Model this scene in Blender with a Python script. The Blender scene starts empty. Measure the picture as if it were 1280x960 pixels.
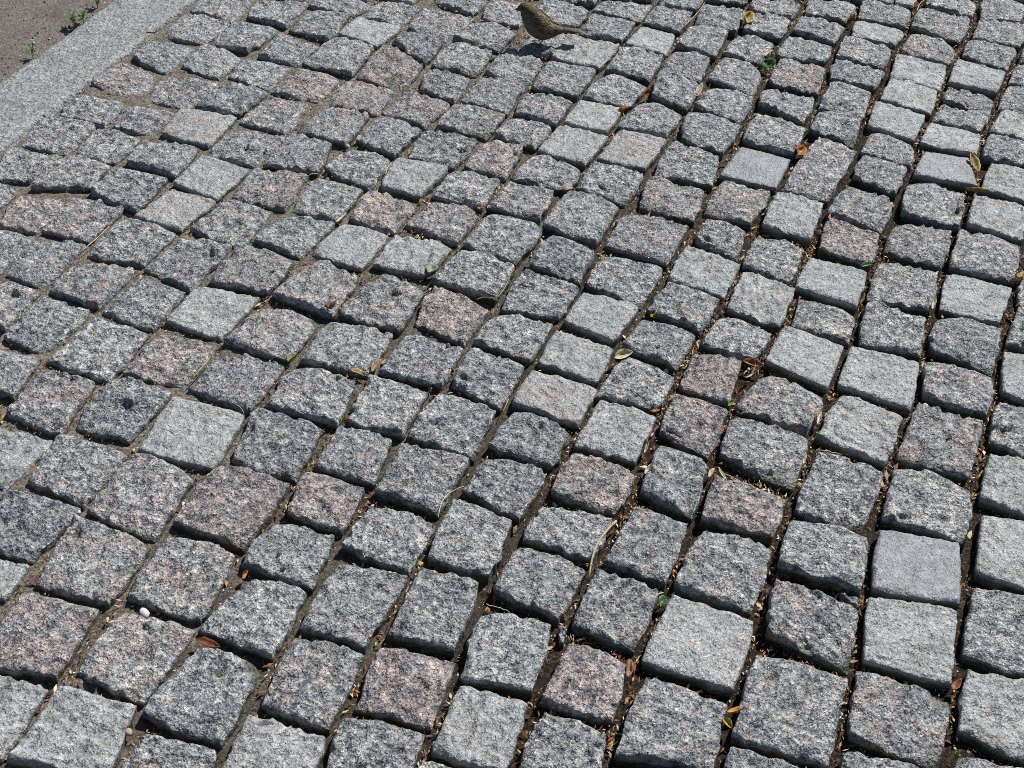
import bpy, math, random
import numpy as np

# ------------------------------------------------------------------ camera, sky, sun, exposure
scene = bpy.context.scene
col = scene.collection
R = math.radians
cam_data = bpy.data.cameras.new('camera')
cam = bpy.data.objects.new('camera', cam_data)
col.objects.link(cam)
from mathutils import Matrix, Vector, Euler
cam.matrix_world = (Matrix.Translation((0, 0, 1.5)) @ Matrix.Rotation(R(90 - 41.4), 4, 'X') @ Matrix.Rotation(R(2.95), 4, 'Z'))
cam_data.sensor_width = 36.0
cam_data.lens = 36.0 * 1720 / 1280
cam_data.clip_start = 0.05
cam_data.clip_end = 600
scene.camera = cam

SUN_EL, SUN_AZ = 50.0, 41.0            # elevation, azimuth from +Y towards +X (behind the scene, to the right)
world = bpy.data.worlds.new('World')
scene.world = world
world.use_nodes = True
wn = world.node_tree
sky = wn.nodes.new('ShaderNodeTexSky')
sky.sky_type = 'NISHITA'
sky.sun_disc = False
sky.sun_elevation = R(SUN_EL)
sky.sun_rotation = R(SUN_AZ)
sky.air_density = 1.0
sky.dust_density = 0.6
bg = wn.nodes['Background']
wn.links.new(sky.outputs[0], bg.inputs[0])
bg.inputs[1].default_value = 0.052

sun_data = bpy.data.lights.new('sun', 'SUN')
sun_data.energy = 5.0
sun_data.angle = R(0.53)
sun_data.color = (1.0, 0.955, 0.89)
sun = bpy.data.objects.new('sun', sun_data)
col.objects.link(sun)
to_sun = Vector((math.sin(R(SUN_AZ)) * math.cos(R(SUN_EL)), math.cos(R(SUN_AZ)) * math.cos(R(SUN_EL)), math.sin(R(SUN_EL))))
sun.rotation_euler = to_sun.to_track_quat('Z', 'Y').to_euler()
sun.location = to_sun * 20

vs = scene.view_settings
vs.view_transform = 'Standard'
vs.look = 'None'
vs.exposure = 0.18
vs.gamma = 1.0
vs.use_curve_mapping = False
scene.cycles.filter_width = 0.9
scene.cycles.max_bounces = 4
scene.cycles.use_denoising = False
scene.cycles.diffuse_bounces = 2
scene.cycles.glossy_bounces = 2

# ------------------------------------------------------------------ measured layout (millimetres on the ground plane)
STONES="""r -990 2461 -877 2431 -902 2331 -1016 2356
r -876 2428 -777 2397 -806 2307 -900 2336
r -1028 2341 -915 2313 -946 2229 -1025 2237
m -913 2316 -811 2290 -821 2214 -943 2210
r -801 2285 -694 2258 -727 2138 -829 2192
r -771 2386 -658 2380 -684 2264 -780 2295
p -966 2180 -857 2159 -890 2057 -980 2078
p -852 2160 -757 2143 -787 2033 -886 2063
r -1051 2219 -964 2180 -979 2128 -1040 2142
r -1018 2077 -889 2053 -919 1936 -1035 1962
r -883 2050 -792 2027 -824 1898 -914 1931
r -628 2057 -536 2046 -578 1921 -669 1970
r -748 2107 -633 2079 -668 1973 -782 1997
m -794 1986 -684 1966 -722 1849 -821 1892
r -672 1931 -585 1898 -616 1798 -712 1839
s -569 1913 -456 1894 -496 1791 -594 1827
m -936 1923 -836 1885 -862 1778 -925 1794
r -823 1869 -732 1837 -770 1714 -858 1754
r -719 1811 -619 1787 -657 1670 -768 1704
p -604 1788 -505 1759 -530 1665 -635 1694
r -952 2554 -843 2545 -863 2439 -969 2476
r -831 2539 -730 2523 -756 2418 -854 2437
p -893 2692 -796 2667 -819 2544 -931 2604
m -789 2660 -670 2645 -718 2528 -815 2561
r -858 2807 -746 2797 -790 2664 -875 2720
r -794 3030 -662 3013 -681 2919 -794 2964
r -658 3030 -529 3021 -561 2910 -659 2952
r -524 2986 -422 2967 -454 2860 -559 2899
r -804 2943 -698 2910 -735 2811 -835 2836
r -673 2916 -565 2891 -622 2784 -711 2810
r -585 2867 -478 2825 -508 2744 -607 2775
r -729 2797 -637 2758 -669 2660 -759 2704
r -630 2738 -526 2729 -555 2626 -651 2672
p -500 2711 -405 2694 -440 2587 -548 2620
d -643 2630 -559 2613 -598 2509 -687 2527
m -552 2588 -462 2559 -483 2454 -589 2491
r -508 3081 -371 3052 -411 2985 -527 3024
r -447 2863 -352 2824 -385 2701 -501 2745
s -408 2960 -299 2922 -342 2830 -440 2887
p -388 2687 -284 2650 -308 2546 -435 2583
m -422 2547 -326 2520 -359 2414 -477 2464
r -310 2533 -218 2482 -262 2385 -353 2437
r -359 2417 -261 2370 -289 2265 -392 2328
S -726 2521 -605 2497 -641 2381 -743 2418
m -599 2452 -491 2431 -527 2322 -632 2351
m -479 2435 -393 2408 -406 2306 -513 2324
s -638 2337 -544 2299 -586 2197 -672 2238
p -528 2306 -424 2288 -451 2176 -559 2212
r -403 2282 -320 2255 -350 2152 -439 2177
S -673 2215 -584 2184 -629 2088 -721 2121
r -566 2196 -474 2164 -510 2048 -616 2096
r 485 1294 506 1286 502 1271 486 1279
r 78 1205 95 1208 92 1181 80 1186
p 319 1506 427 1464 399 1390 294 1417
r -448 2156 -354 2132 -399 2029 -490 2074
r 14 2023 115 1976 81 1895 -21 1909
m -511 2041 -404 2016 -435 1913 -537 1935
r 198 1793 268 1745 239 1667 142 1693
r -34 1528 59 1501 16 1401 -64 1453
r 202 1437 273 1412 234 1286 149 1323
s2 415 2050 509 2009 471 1902 379 1947
r 523 2733 626 2684 590 2593 507 2662
r 499 2617 593 2577 553 2465 458 2512
s 963 2473 1062 2452 1024 2331 924 2380
r 781 2393 886 2344 852 2235 744 2278
s 578 1838 690 1805 658 1699 544 1748
m 709 1819 813 1775 788 1695 684 1729
s 848 1856 934 1837 887 1710 819 1747
f 557 1414 669 1395 648 1284 529 1301
s 725 1455 828 1435 784 1310 691 1340
r 349 1169 468 1134 425 1002 306 1037
r 451 1026 556 1001 525 915 420 931
r 305 1027 411 996 384 918 278 939
r 606 1026 704 1004 674 923 569 939
r 142 1309 226 1281 183 1163 101 1202
r -34 1225 75 1211 49 1088 -50 1107
s2 -46 1105 46 1079 19 972 -79 995
m -94 980 -3 960 -20 884 -109 900
m -197 1043 -86 1021 -103 950 -211 961
s2 -311 1038 -212 1011 -224 927 -332 954
r -233 1294 -131 1276 -180 1152 -272 1180
p -442 1477 -329 1444 -373 1315 -484 1359
m -772 1667 -680 1652 -699 1534 -799 1576
d -654 1666 -547 1631 -581 1526 -678 1557
m -858 1721 -774 1707 -789 1605 -875 1633
s -748 1282 -675 1267 -690 1205 -759 1215
m -624 1349 -509 1314 -541 1198 -649 1225
m -440 998 -351 979 -362 907 -457 935
d -283 2915 -203 2869 -234 2780 -309 2864
p -334 2840 -242 2759 -272 2649 -378 2694
r -361 3063 -265 3035 -296 2947 -391 2978
m -255 3036 -132 3011 -187 2885 -282 2937
r -231 3102 -107 3084 -136 3018 -206 3053
r -100 3093 23 3083 -18 2978 -118 3013
r -131 2988 -28 2954 -75 2847 -177 2886
r -166 2873 -85 2831 -114 2732 -212 2762
d -215 2748 -123 2717 -152 2607 -227 2654
p -262 2650 -164 2596 -205 2505 -305 2563
r -103 2726 -3 2683 -35 2574 -143 2617
r -45 2857 31 2802 6 2711 -98 2747
m -158 2596 -44 2558 -78 2476 -186 2507
d -209 2488 -89 2461 -135 2354 -236 2381
s -262 2364 -148 2336 -191 2241 -280 2275
p -86 2467 -2 2443 -34 2330 -123 2366
r -143 2339 -48 2307 -79 2215 -177 2247
p -292 2250 -200 2219 -232 2121 -319 2158
m -173 2232 -82 2205 -118 2102 -221 2152
m -29 2562 56 2525 20 2443 -68 2481
r -11 2652 98 2625 68 2534 -30 2578
s 111 2639 205 2614 169 2512 77 2543
s 73 2531 173 2493 127 2392 30 2432
r 15 2411 112 2368 90 2290 -25 2315
m -20 2301 63 2284 37 2185 -64 2216
r 143 2393 239 2358 200 2247 110 2288
r 94 2287 192 2247 143 2109 45 2159
r -51 2187 38 2152 -8 2039 -104 2087
d 64 2134 143 2087 117 1998 14 2047
s2 -234 2101 -132 2082 -173 1995 -263 2020
s -336 2138 -246 2107 -286 2000 -382 2041
m -102 2075 -11 2027 -40 1935 -146 1979
p -150 1955 -49 1894 -85 1803 -175 1856
m -246 1970 -165 1936 -197 1826 -309 1867
m -362 2024 -285 1979 -317 1855 -432 1911
r -327 1846 -214 1814 -239 1715 -358 1747
r -186 1822 -88 1792 -115 1697 -214 1725
r 150 2075 264 2047 223 1934 120 1990
m 199 2227 321 2197 273 2070 162 2117
s 115 1963 216 1925 168 1824 81 1877
s 71 1854 166 1813 136 1727 43 1771
r 222 1900 316 1863 278 1772 188 1820
r 277 2006 365 1969 322 1874 232 1923
s2 313 2121 411 2082 372 1972 275 2015
r -35 1892 62 1859 31 1770 -67 1815
r -121 1680 -27 1636 -56 1528 -164 1567
r -74 1780 20 1751 -17 1641 -100 1694
S 29 1736 139 1702 106 1617 3 1662
d 5 1641 93 1602 65 1519 -31 1556
m -442 1875 -334 1848 -370 1743 -487 1781
r -487 1744 -384 1717 -420 1611 -520 1661
m -366 1723 -259 1686 -273 1593 -391 1632
s -551 1624 -429 1591 -453 1472 -577 1507
d -406 1607 -288 1569 -312 1465 -421 1496
r -272 1582 -182 1557 -201 1461 -299 1492
r -238 1703 -136 1671 -166 1574 -258 1599
m -171 1553 -64 1523 -101 1414 -198 1452
r -208 1412 -104 1385 -134 1292 -239 1336
p -316 1484 -213 1443 -237 1358 -330 1389
s2 145 1666 233 1637 199 1540 107 1571
p 102 1544 194 1509 159 1424 71 1459
r 54 1437 156 1415 126 1334 29 1366
r 245 1581 311 1546 279 1424 208 1469
p 271 1708 356 1675 316 1560 240 1609
r -78 1428 13 1397 -15 1290 -105 1322
m 18 1348 114 1307 75 1217 -16 1263
r -120 1291 -30 1262 -57 1155 -154 1178
r 362 1653 480 1611 442 1505 330 1570
p 308 1813 384 1788 355 1684 278 1718
m 413 1769 519 1722 476 1624 369 1676
s 471 1892 571 1845 527 1737 429 1799
r 360 1917 447 1868 409 1800 323 1836
r 361 2218 434 2187 410 2094 333 2139
r 458 2186 539 2137 498 2031 414 2076
p 602 2229 690 2183 658 2094 569 2140
m 649 2349 738 2304 695 2200 598 2253
s2 504 2318 590 2280 551 2165 462 2206
p 399 2351 493 2309 449 2212 352 2247
p 258 2349 364 2312 338 2212 231 2247
f 447 2488 549 2447 510 2343 397 2380
m 617 2540 691 2492 604 2298 515 2333
r 347 2620 453 2569 408 2465 326 2508
r 308 2478 404 2441 382 2335 263 2360
r 635 2645 723 2624 694 2524 608 2572
r 254 2653 337 2623 297 2517 195 2547
S 199 2523 290 2496 244 2388 151 2417
r 169 2759 258 2706 214 2624 122 2657
r 290 2772 383 2736 348 2629 268 2672
r 407 2725 498 2704 457 2589 360 2647
r 446 2876 529 2833 499 2713 400 2779
r 332 2893 415 2868 385 2754 291 2795
r 217 2890 309 2852 276 2752 176 2796
s2 97 2921 208 2899 160 2785 55 2820
r 44 2801 154 2780 111 2664 8 2689
r 140 3042 251 3023 215 2919 111 2952
s 258 2998 339 2977 313 2876 222 2920
r 386 3012 467 2986 427 2865 338 2908
r 295 3106 387 3095 347 2988 259 3029
r 170 3135 301 3128 259 3034 145 3073
r 318 3185 420 3163 397 3102 301 3117
r 25 3107 138 3062 111 2972 -16 3009
r 82 3179 166 3156 153 3117 73 3118
r 20 2959 135 2935 88 2841 -21 2853
r 485 2984 568 2967 533 2862 443 2902
r 417 3120 510 3099 480 3003 386 3030
r 535 3098 627 3080 591 2985 509 3017
r 607 3001 708 2964 679 2878 567 2898
p 578 2867 674 2842 646 2737 547 2774
r 540 3183 659 3164 629 3096 526 3116
r 453 3206 536 3182 522 3152 428 3166
r 654 3110 752 3053 711 2968 619 3018
r 681 2785 763 2740 734 2642 638 2666
r 699 2884 810 2835 775 2759 678 2812
r 746 3012 849 2953 812 2873 707 2909
s 783 3103 894 3048 858 2979 758 3018
r 808 3197 930 3167 894 3074 786 3119
r 680 3204 806 3186 767 3091 662 3116
m 949 3164 1065 3135 1015 3011 913 3071
r 983 3239 1111 3231 1077 3141 974 3188
r 1124 3266 1231 3234 1187 3132 1089 3143
s 867 2626 968 2575 944 2497 830 2541
s2 1039 2690 1103 2662 1062 2568 989 2601
r 985 2584 1069 2560 1036 2463 948 2486
f 834 2506 927 2491 921 2389 794 2418
r 741 2577 820 2536 798 2448 706 2493
r 700 2477 787 2432 750 2340 671 2399
r 1091 3116 1195 3112 1150 3001 1057 3028
r 1044 3019 1144 2978 1095 2872 1010 2934
r 1172 3003 1239 2988 1203 2919 1132 2926
r 1125 2911 1197 2897 1159 2817 1083 2822
r 1080 2812 1151 2795 1108 2705 1037 2718
s 987 2918 1093 2865 1047 2765 942 2804
m 941 2791 1043 2751 1016 2680 914 2725
r 907 2704 1012 2673 975 2598 874 2637
m 907 3046 1005 2985 965 2894 864 2948
s2 852 2939 960 2879 923 2772 816 2819
s 819 2805 917 2755 888 2661 781 2714
s 765 2703 866 2649 824 2546 728 2598
s 542 2103 645 2062 612 1966 509 2017
s2 902 2340 998 2306 962 2194 868 2239
r 846 2224 949 2170 908 2063 803 2100
m 718 2223 831 2203 791 2087 685 2144
r 675 2108 778 2079 737 1962 632 1991
s 797 2081 907 2041 861 1941 762 1973
m 507 1984 604 1948 579 1868 486 1904
r 635 1977 729 1930 704 1842 603 1864
r 744 1943 861 1918 818 1801 718 1863
r 907 1985 953 1966 918 1857 859 1879
r 944 2091 999 2070 958 1986 905 1997
s2 551 1724 644 1668 596 1558 495 1616
m 663 1698 772 1663 721 1540 609 1577
r 489 1581 594 1549 543 1420 436 1454
r 602 1556 724 1525 690 1408 568 1448
r 807 1724 891 1701 846 1589 764 1620
s2 765 1595 860 1581 817 1462 729 1498
r 427 1434 541 1402 512 1298 396 1337
m 390 1314 504 1268 479 1161 369 1218
r 293 1405 398 1368 358 1253 245 1297
r 682 1317 781 1299 732 1163 640 1196
s 521 1286 643 1268 608 1141 497 1172
m 486 1163 605 1121 569 1010 459 1051
s2 639 1161 745 1141 702 1015 606 1066
s 241 1262 350 1222 316 1118 197 1160
m 199 1123 301 1082 277 989 153 1003
p 97 1185 176 1162 147 1054 61 1080
r 63 1073 146 1039 133 970 27 978
p -160 1155 -59 1140 -83 1032 -183 1055
m -278 1170 -180 1142 -209 1017 -307 1051
r -340 1376 -251 1355 -269 1253 -372 1287
r -346 1261 -271 1242 -299 1131 -406 1175
m -487 1336 -388 1305 -411 1192 -517 1224
m -569 1497 -473 1458 -508 1329 -614 1373
m -697 1527 -588 1495 -629 1388 -713 1424
s2 -803 1537 -714 1515 -749 1413 -821 1433
d -743 1405 -626 1380 -670 1269 -738 1286
p -658 1220 -555 1197 -583 1073 -669 1088
m -513 1192 -419 1164 -458 1044 -551 1083
r -404 1135 -318 1117 -349 988 -454 1026
s2 -565 1064 -465 1041 -472 934 -602 949
s2 -655 1079 -584 1063 -611 955 -679 971"""
LEAVES=[
(558, 2453, 583, 2492, 0.65, 'orange', 0.5, 'tiny orange petal at the upper right corner of the smooth slate stone'),
(924, 2497, 933, 2428, 0.35, 'ochre', 0.4, 'curled ochre leaf against the right edge of the pale six-sided stone'),
(887, 2365, 941, 2355, 0.3, 'ochre', 0.3, 'long yellow-brown leaf under the pale six-sided stone by the picture edge'),
(536, 2859, 551, 2812, 0.8, 'green', 0.5, 'round glossy green leaf in the joint beside a pinkish stone'),
(542, 2882, 563, 2911, 0.8, 'cream', 0.3, 'cream seed husk just above the round glossy green leaf'),
(508, 3036, 527, 3088, 0.6, 'yellow', 0.6, 'small curled yellow leaf in the joint near the top edge'),
(929, 3159, 951, 3196, 0.7, 'rust', 0.5, 'red-brown leaf scrap beside a straw at the top edge'),
(748, 3071, 779, 3099, 0.6, 'rust', 0.4, 'orange-red leaf scrap left of a smooth pale stone near the top'),
(371, 2689, 386, 2733, 0.5, 'cream', 0.3, 'cream leaf scrap standing in a joint near the top'),
(376, 2631, 398, 2624, 0.35, 'ochre', 0.3, 'flat tan leaf lying over a cross joint below the cream scrap'),
(200, 2587, 222, 2626, 0.7, 'orange', 0.6, 'crumpled orange leaf in the joint right of two pale smooth stones'),
(251, 2670, 268, 2700, 0.5, 'orange', 0.5, 'small orange leaf just above the crumpled orange leaf'),
(-162, 1988, -143, 2014, 0.8, 'palegreen', 0.5, 'pale green leaf on the edge of a bluish stone'),
(-444, 1957, -428, 1965, 0.5, 'green', 0.3, 'small dark green leaf on top of a rough stone'),
(-374, 1729, -361, 1750, 0.5, 'lime', 0.4, 'yellow-green leaf where three dark stones meet'),
(-270, 1710, -239, 1709, 0.45, 'tan', 0.5, 'tan leaf with a dark tip in a shaded cross joint'),
(-234, 1715, -219, 1747, 0.35, 'tan', 0.3, 'slim tan leaf standing in the joint beside the dark-tipped tan leaf'),
(-322, 1859, -312, 1887, 0.7, 'rust', 0.6, 'red-brown crumpled leaf between two rough stones'),
(630, 2078, 672, 2097, 0.28, 'green', 0.3, 'slender green leaf pointing across a joint above a rough stone'),
(242, 1899, 250, 1922, 0.7, 'yellow', 0.4, 'tiny yellow leaf in a shaded cross joint'),
(165, 1780, 203, 1804, 0.42, 'paleyellow', 0.4, 'pale yellow leaf draped over the edge of a dark stone'),
(386, 1791, 427, 1780, 0.4, 'rustorange', 0.4, 'orange-brown leaf with a red end in the joint'),
(389, 1740, 414, 1779, 0.2, 'cream', 0.6, 'cream forked husk below the orange-brown leaf with a red end'),
(352, 1679, 369, 1694, 0.35, 'lime', 0.4, 'thin light green leaf at the corner of a pink stone'),
(225, 1648, 245, 1659, 0.5, 'orange', 0.4, 'small orange leaf under the edge of a dark stone'),
(221, 1250, 239, 1264, 0.8, 'green', 0.3, 'round bright green leaf beside the large pale stone'),
(177, 1120, 182, 1157, 0.36, 'peach', 0.3, 'peach-coloured leaf standing upright beside a pink stone'),
(303, 1072, 331, 1082, 0.5, 'yelloworange', 0.6, 'yellow-orange leaf folded over in a deep joint'),
(298, 1068, 308, 1049, 0.5, 'yellow', 0.3, 'oval yellow leaf below the folded yellow-orange leaf'),
(-410, 1152, -368, 1135, 0.3, 'rust', 0.4, 'long rust-coloured leaf in a shaded joint'),
(-368, 1259, -362, 1277, 0.4, 'orange', 0.5, 'small orange leaf in the shade under a grey stone'),
(216, 1551, 221, 1590, 0.3, 'cream', 0.4, 'long white husk standing in a deep joint'),
(211, 1508, 220, 1530, 0.35, 'cream', 0.4, 'short pale husk just below the long white husk'),
(311, 1509, 322, 1531, 0.5, 'cream', 0.2, 'square cream scrap at the corner of two stones'),
(326, 1531, 339, 1506, 0.3, 'cream', 0.4, 'pointed white husk right of the square cream scrap'),
(746, 1957, 762, 2009, 0.25, 'cream', 0.3, 'narrow white husk left of the smooth pale patched stone'),
(498, 1640, 509, 1674, 0.35, 'cream', 0.3, 'white husk in the joint left of a bluish flat stone'),
(463, 1550, 472, 1583, 0.3, 'cream', 0.4, 'thin white husk at the upper left of a bluish rough stone'),
(688, 1402, 699, 1427, 0.4, 'cream', 0.4, 'white husk at the upper right corner of the large slate stone'),
(610, 1128, 626, 1148, 0.5, 'rustorange', 0.6, 'orange-brown crumpled leaf below the pale flat stone'),
(-871, 2840, -853, 2862, 0.4, 'paleyellow', 0.3, 'pale yellow scrap on the edge of the long kerb'),
(-349, 2136, -329, 2169, 0.25, 'cream', 0.3, 'cream leaf sliver left of a pale smooth stone'),
(-78, 2192, -71, 2225, 0.45, 'orange', 0.5, 'thin orange leaf standing in a joint'),
(87, 2282, 106, 2298, 0.55, 'peach', 0.3, 'peach leaf scrap in a joint under a pale stone'),
(923, 2059, 945, 2096, 0.35, 'ochre', 0.4, 'yellow leaf cut off by the right edge of the picture'),
(597, 2226, 611, 2254, 0.4, 'orange', 0.4, 'small orange leaf above a pinkish stone'),
]
STRAWS=[
(-793, 1999, -762, 2085, 0.9, 'straw', 3, 'long pale straw across the sandy joint near the left edge'),
(-523, 1672, -503, 1727, 1.2, 'grass', 3, 'yellow-green grass blade along the side of a pink stone'),
(165, 1405, 124, 1293, 2.2, 'stick', 4, 'long tan stick lying along a deep joint'),
(-99, 1393, -65, 1461, 0.7, 'straw', 7, 'thin curved stem looping round the corner of a stone'),
(938, 3147, 968, 3211, 1.0, 'straw', 2, 'short pale straw pointing up at the top edge'),
(360, 3003, 421, 3140, 0.8, 'straw', 2, 'fine straw running along a joint to the top edge'),
(-71, 1921, -32, 1922, 0.8, 'grass', 3, 'greenish straw bridging a shaded gap between stones'),
(-35, 1926, -17, 1979, 1.0, 'grass', 3, 'yellow-green blade in a deep joint beside the greenish straw'),
(-20, 1234, 13, 1222, 0.7, 'straw', 2, 'pale straw in the shaded gap above a large grey stone'),
(-271, 2303, -263, 2350, 0.9, 'straw', 2, 'short white straw beside a smooth pale stone'),
(-425, 2285, -401, 2296, 0.8, 'straw', 2, 'little pale straw on the edge of a pinkish rough stone'),
(-13, 1630, -4, 1664, 0.9, 'grass', 2, 'thin green stem in the joint between dark stones'),
(332, 1517, 364, 1497, 0.7, 'straw', 3, 'fine pale straw hanging into a wide shaded gap'),
(485, 1575, 522, 1568, 0.8, 'straw', 3, 'tan straw lying across a shaded cross joint'),
(-437, 1613, -423, 1595, 0.9, 'grass', 2, 'short yellow-green blade beyond the corner of a smooth pale stone'),
]
WEEDS=[
(-1087, 2704, 0.033, 11, 'single little green seedling in the bare soil beside the kerb'),
(-1036, 2857, 0.038, 14, 'bushy green seedling at the soil edge of the kerb'),
(-1023, 2878, 0.034, 13, 'leafy green seedling right beside the bushy one'),
(-1010, 2952, 0.03, 10, 'dry-tipped green seedling by the kerb at the top edge'),
]
SPROUTS=[
(125, 1314, 0.016, 6, 'green sprout in a joint beside the long tan stick'),
(-267, 1598, 0.013, 5, 'tiny green sprout at the corner of two grey stones'),
(193, 1488, 0.01, 4, 'minute green sprout in a debris-filled joint'),
(213, 2240, 0.01, 4, 'green tuft at the foot of a pinkish stone'),
(595, 1030, 0.014, 5, 'green sprout near the lower right corner'),
]
PEBBLES=[
(-488, 1193, 0.017, 'small white pebble in a shaded joint'),
(-628, 1373, 0.01, 'tiny white pebble beside a dark stone near the left edge'),
(-360, 2413, 0.014, 'rounded grey pebble at the corner of a rough stone'),
(-463, 1002, 0.012, 'small pinkish pebble in a sandy joint at the bottom'),
]


# ------------------------------------------------------------------ helpers
def _hash(ix, iy, iz):
    h = (ix.astype(np.int64) * 374761393 + iy.astype(np.int64) * 668265263 + iz.astype(np.int64) * 2147483647) & 0x7fffffff
    h = ((h ^ (h >> 13)) * 1274126177) & 0x7fffffff
    h = ((h ^ (h >> 16)) * 668265263) & 0x7fffffff
    return (h & 0xffff) / 32767.5 - 1.0

def vnoise(p):
    """smooth value noise in [-1, 1]; p is (n, 3)"""
    i = np.floor(p).astype(np.int64)
    f = p - i
    f = f * f * f * (f * (f * 6 - 15) + 10)
    r = 0
    for dx in (0, 1):
        wx = f[:, 0] if dx else 1 - f[:, 0]
        for dy in (0, 1):
            wy = f[:, 1] if dy else 1 - f[:, 1]
            for dz in (0, 1):
                wz = f[:, 2] if dz else 1 - f[:, 2]
                r = r + wx * wy * wz * _hash(i[:, 0] + dx, i[:, 1] + dy, i[:, 2] + dz)
    return r

def mesh_obj(name, v, f, mat, parent=None, smooth=True, loc=None, link=True):
    me = bpy.data.meshes.new(name)
    v = np.asarray(v, dtype=np.float32)
    if isinstance(f, np.ndarray):
        k = f.shape[1]
        me.vertices.add(len(v)); me.vertices.foreach_set('co', v.ravel())
        me.loops.add(f.size); me.loops.foreach_set('vertex_index', f.astype(np.int32).ravel())
        me.polygons.add(len(f)); me.polygons.foreach_set('loop_start', np.arange(0, f.size, k, dtype=np.int32))
        me.update(calc_edges=True)
    else:
        me.from_pydata([tuple(map(float, q)) for q in v], [], f)
        me.update()
    me.polygons.foreach_set('use_smooth', np.full(len(me.polygons), smooth))
    for m in (mat if isinstance(mat, (list, tuple)) else [mat]):
        me.materials.append(m)
    o = bpy.data.objects.new(name, me)
    col.objects.link(o)
    if parent is not None:
        o.parent = parent
    if loc is not None:
        o.location = loc
    return o

def tag(o, label=None, cat=None, group=None, kind=None):
    for k, val in (('label', label), ('category', cat), ('group', group), ('kind', kind)):
        if val:
            o[k] = val
    return o

class NT:
    """small node-tree helper"""
    def __init__(s, name):
        s.mat = bpy.data.materials.new(name); s.mat.use_nodes = True
        s.t = s.mat.node_tree; s.b = s.t.nodes['Principled BSDF']; s.out = s.t.nodes['Material Output']
    def n(s, typ, **kw):
        nd = s.t.nodes.new('ShaderNode' + typ)
        for k, v in kw.items():
            setattr(nd, k, v)
        return nd
    def l(s, a, b):
        s.t.links.new(a, b)
    def val(s, sock, v):
        if hasattr(v, 'is_output') or isinstance(v, bpy.types.NodeSocket):
            s.l(v, sock)
        else:
            sock.default_value = v
    def math(s, op, a, b=None, c=None, clamp=False):
        nd = s.n('Math', operation=op, use_clamp=clamp)
        s.val(nd.inputs[0], a)
        if b is not None: s.val(nd.inputs[1], b)
        if c is not None: s.val(nd.inputs[2], c)
        return nd.outputs[0]
    def mix(s, fac, a, b, blend='MIX'):
        nd = s.n('Mix', data_type='RGBA', blend_type=blend)
        s.val(nd.inputs[0], fac)
        for i, v in ((6, a), (7, b)):
            if isinstance(v, tuple): nd.inputs[i].default_value = (*v, 1) if len(v) == 3 else v
            else: s.l(v, nd.inputs[i])
        return nd.outputs[2]
    def noise(s, vec, scale, detail=2, rough=.5, out=0):
        nd = s.n('TexNoise'); s.l(vec, nd.inputs['Vector'])
        nd.inputs['Scale'].default_value = scale; nd.inputs['Detail'].default_value = detail; nd.inputs['Roughness'].default_value = rough
        return nd.outputs[out]
    def voro(s, vec, scale, feature='F1'):
        nd = s.n('TexVoronoi', feature=feature); s.l(vec, nd.inputs['Vector']); nd.inputs['Scale'].default_value = scale
        return nd
    def ramp(s, fac, stops, interp='LINEAR'):
        nd = s.n('ValToRGB'); cr = nd.color_ramp; cr.interpolation = interp
        while len(cr.elements) < len(stops): cr.elements.new(.5)
        for e, (p, c) in zip(cr.elements, stops):
            e.position = p; e.color = (*c, 1) if isinstance(c, tuple) else (c, c, c, 1)
        s.l(fac, nd.inputs[0])
        return nd.outputs[0]
    def sep(s, c):
        nd = s.n('SeparateColor'); s.l(c, nd.inputs[0]); return nd.outputs
    def bump(s, h, strength, dist, normal=None):
        nd = s.n('Bump'); nd.inputs['Strength'].default_value = strength; nd.inputs['Distance'].default_value = dist
        s.l(h, nd.inputs['Height'])
        if normal is not None: s.l(normal, nd.inputs['Normal'])
        return nd.outputs[0]

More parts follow.
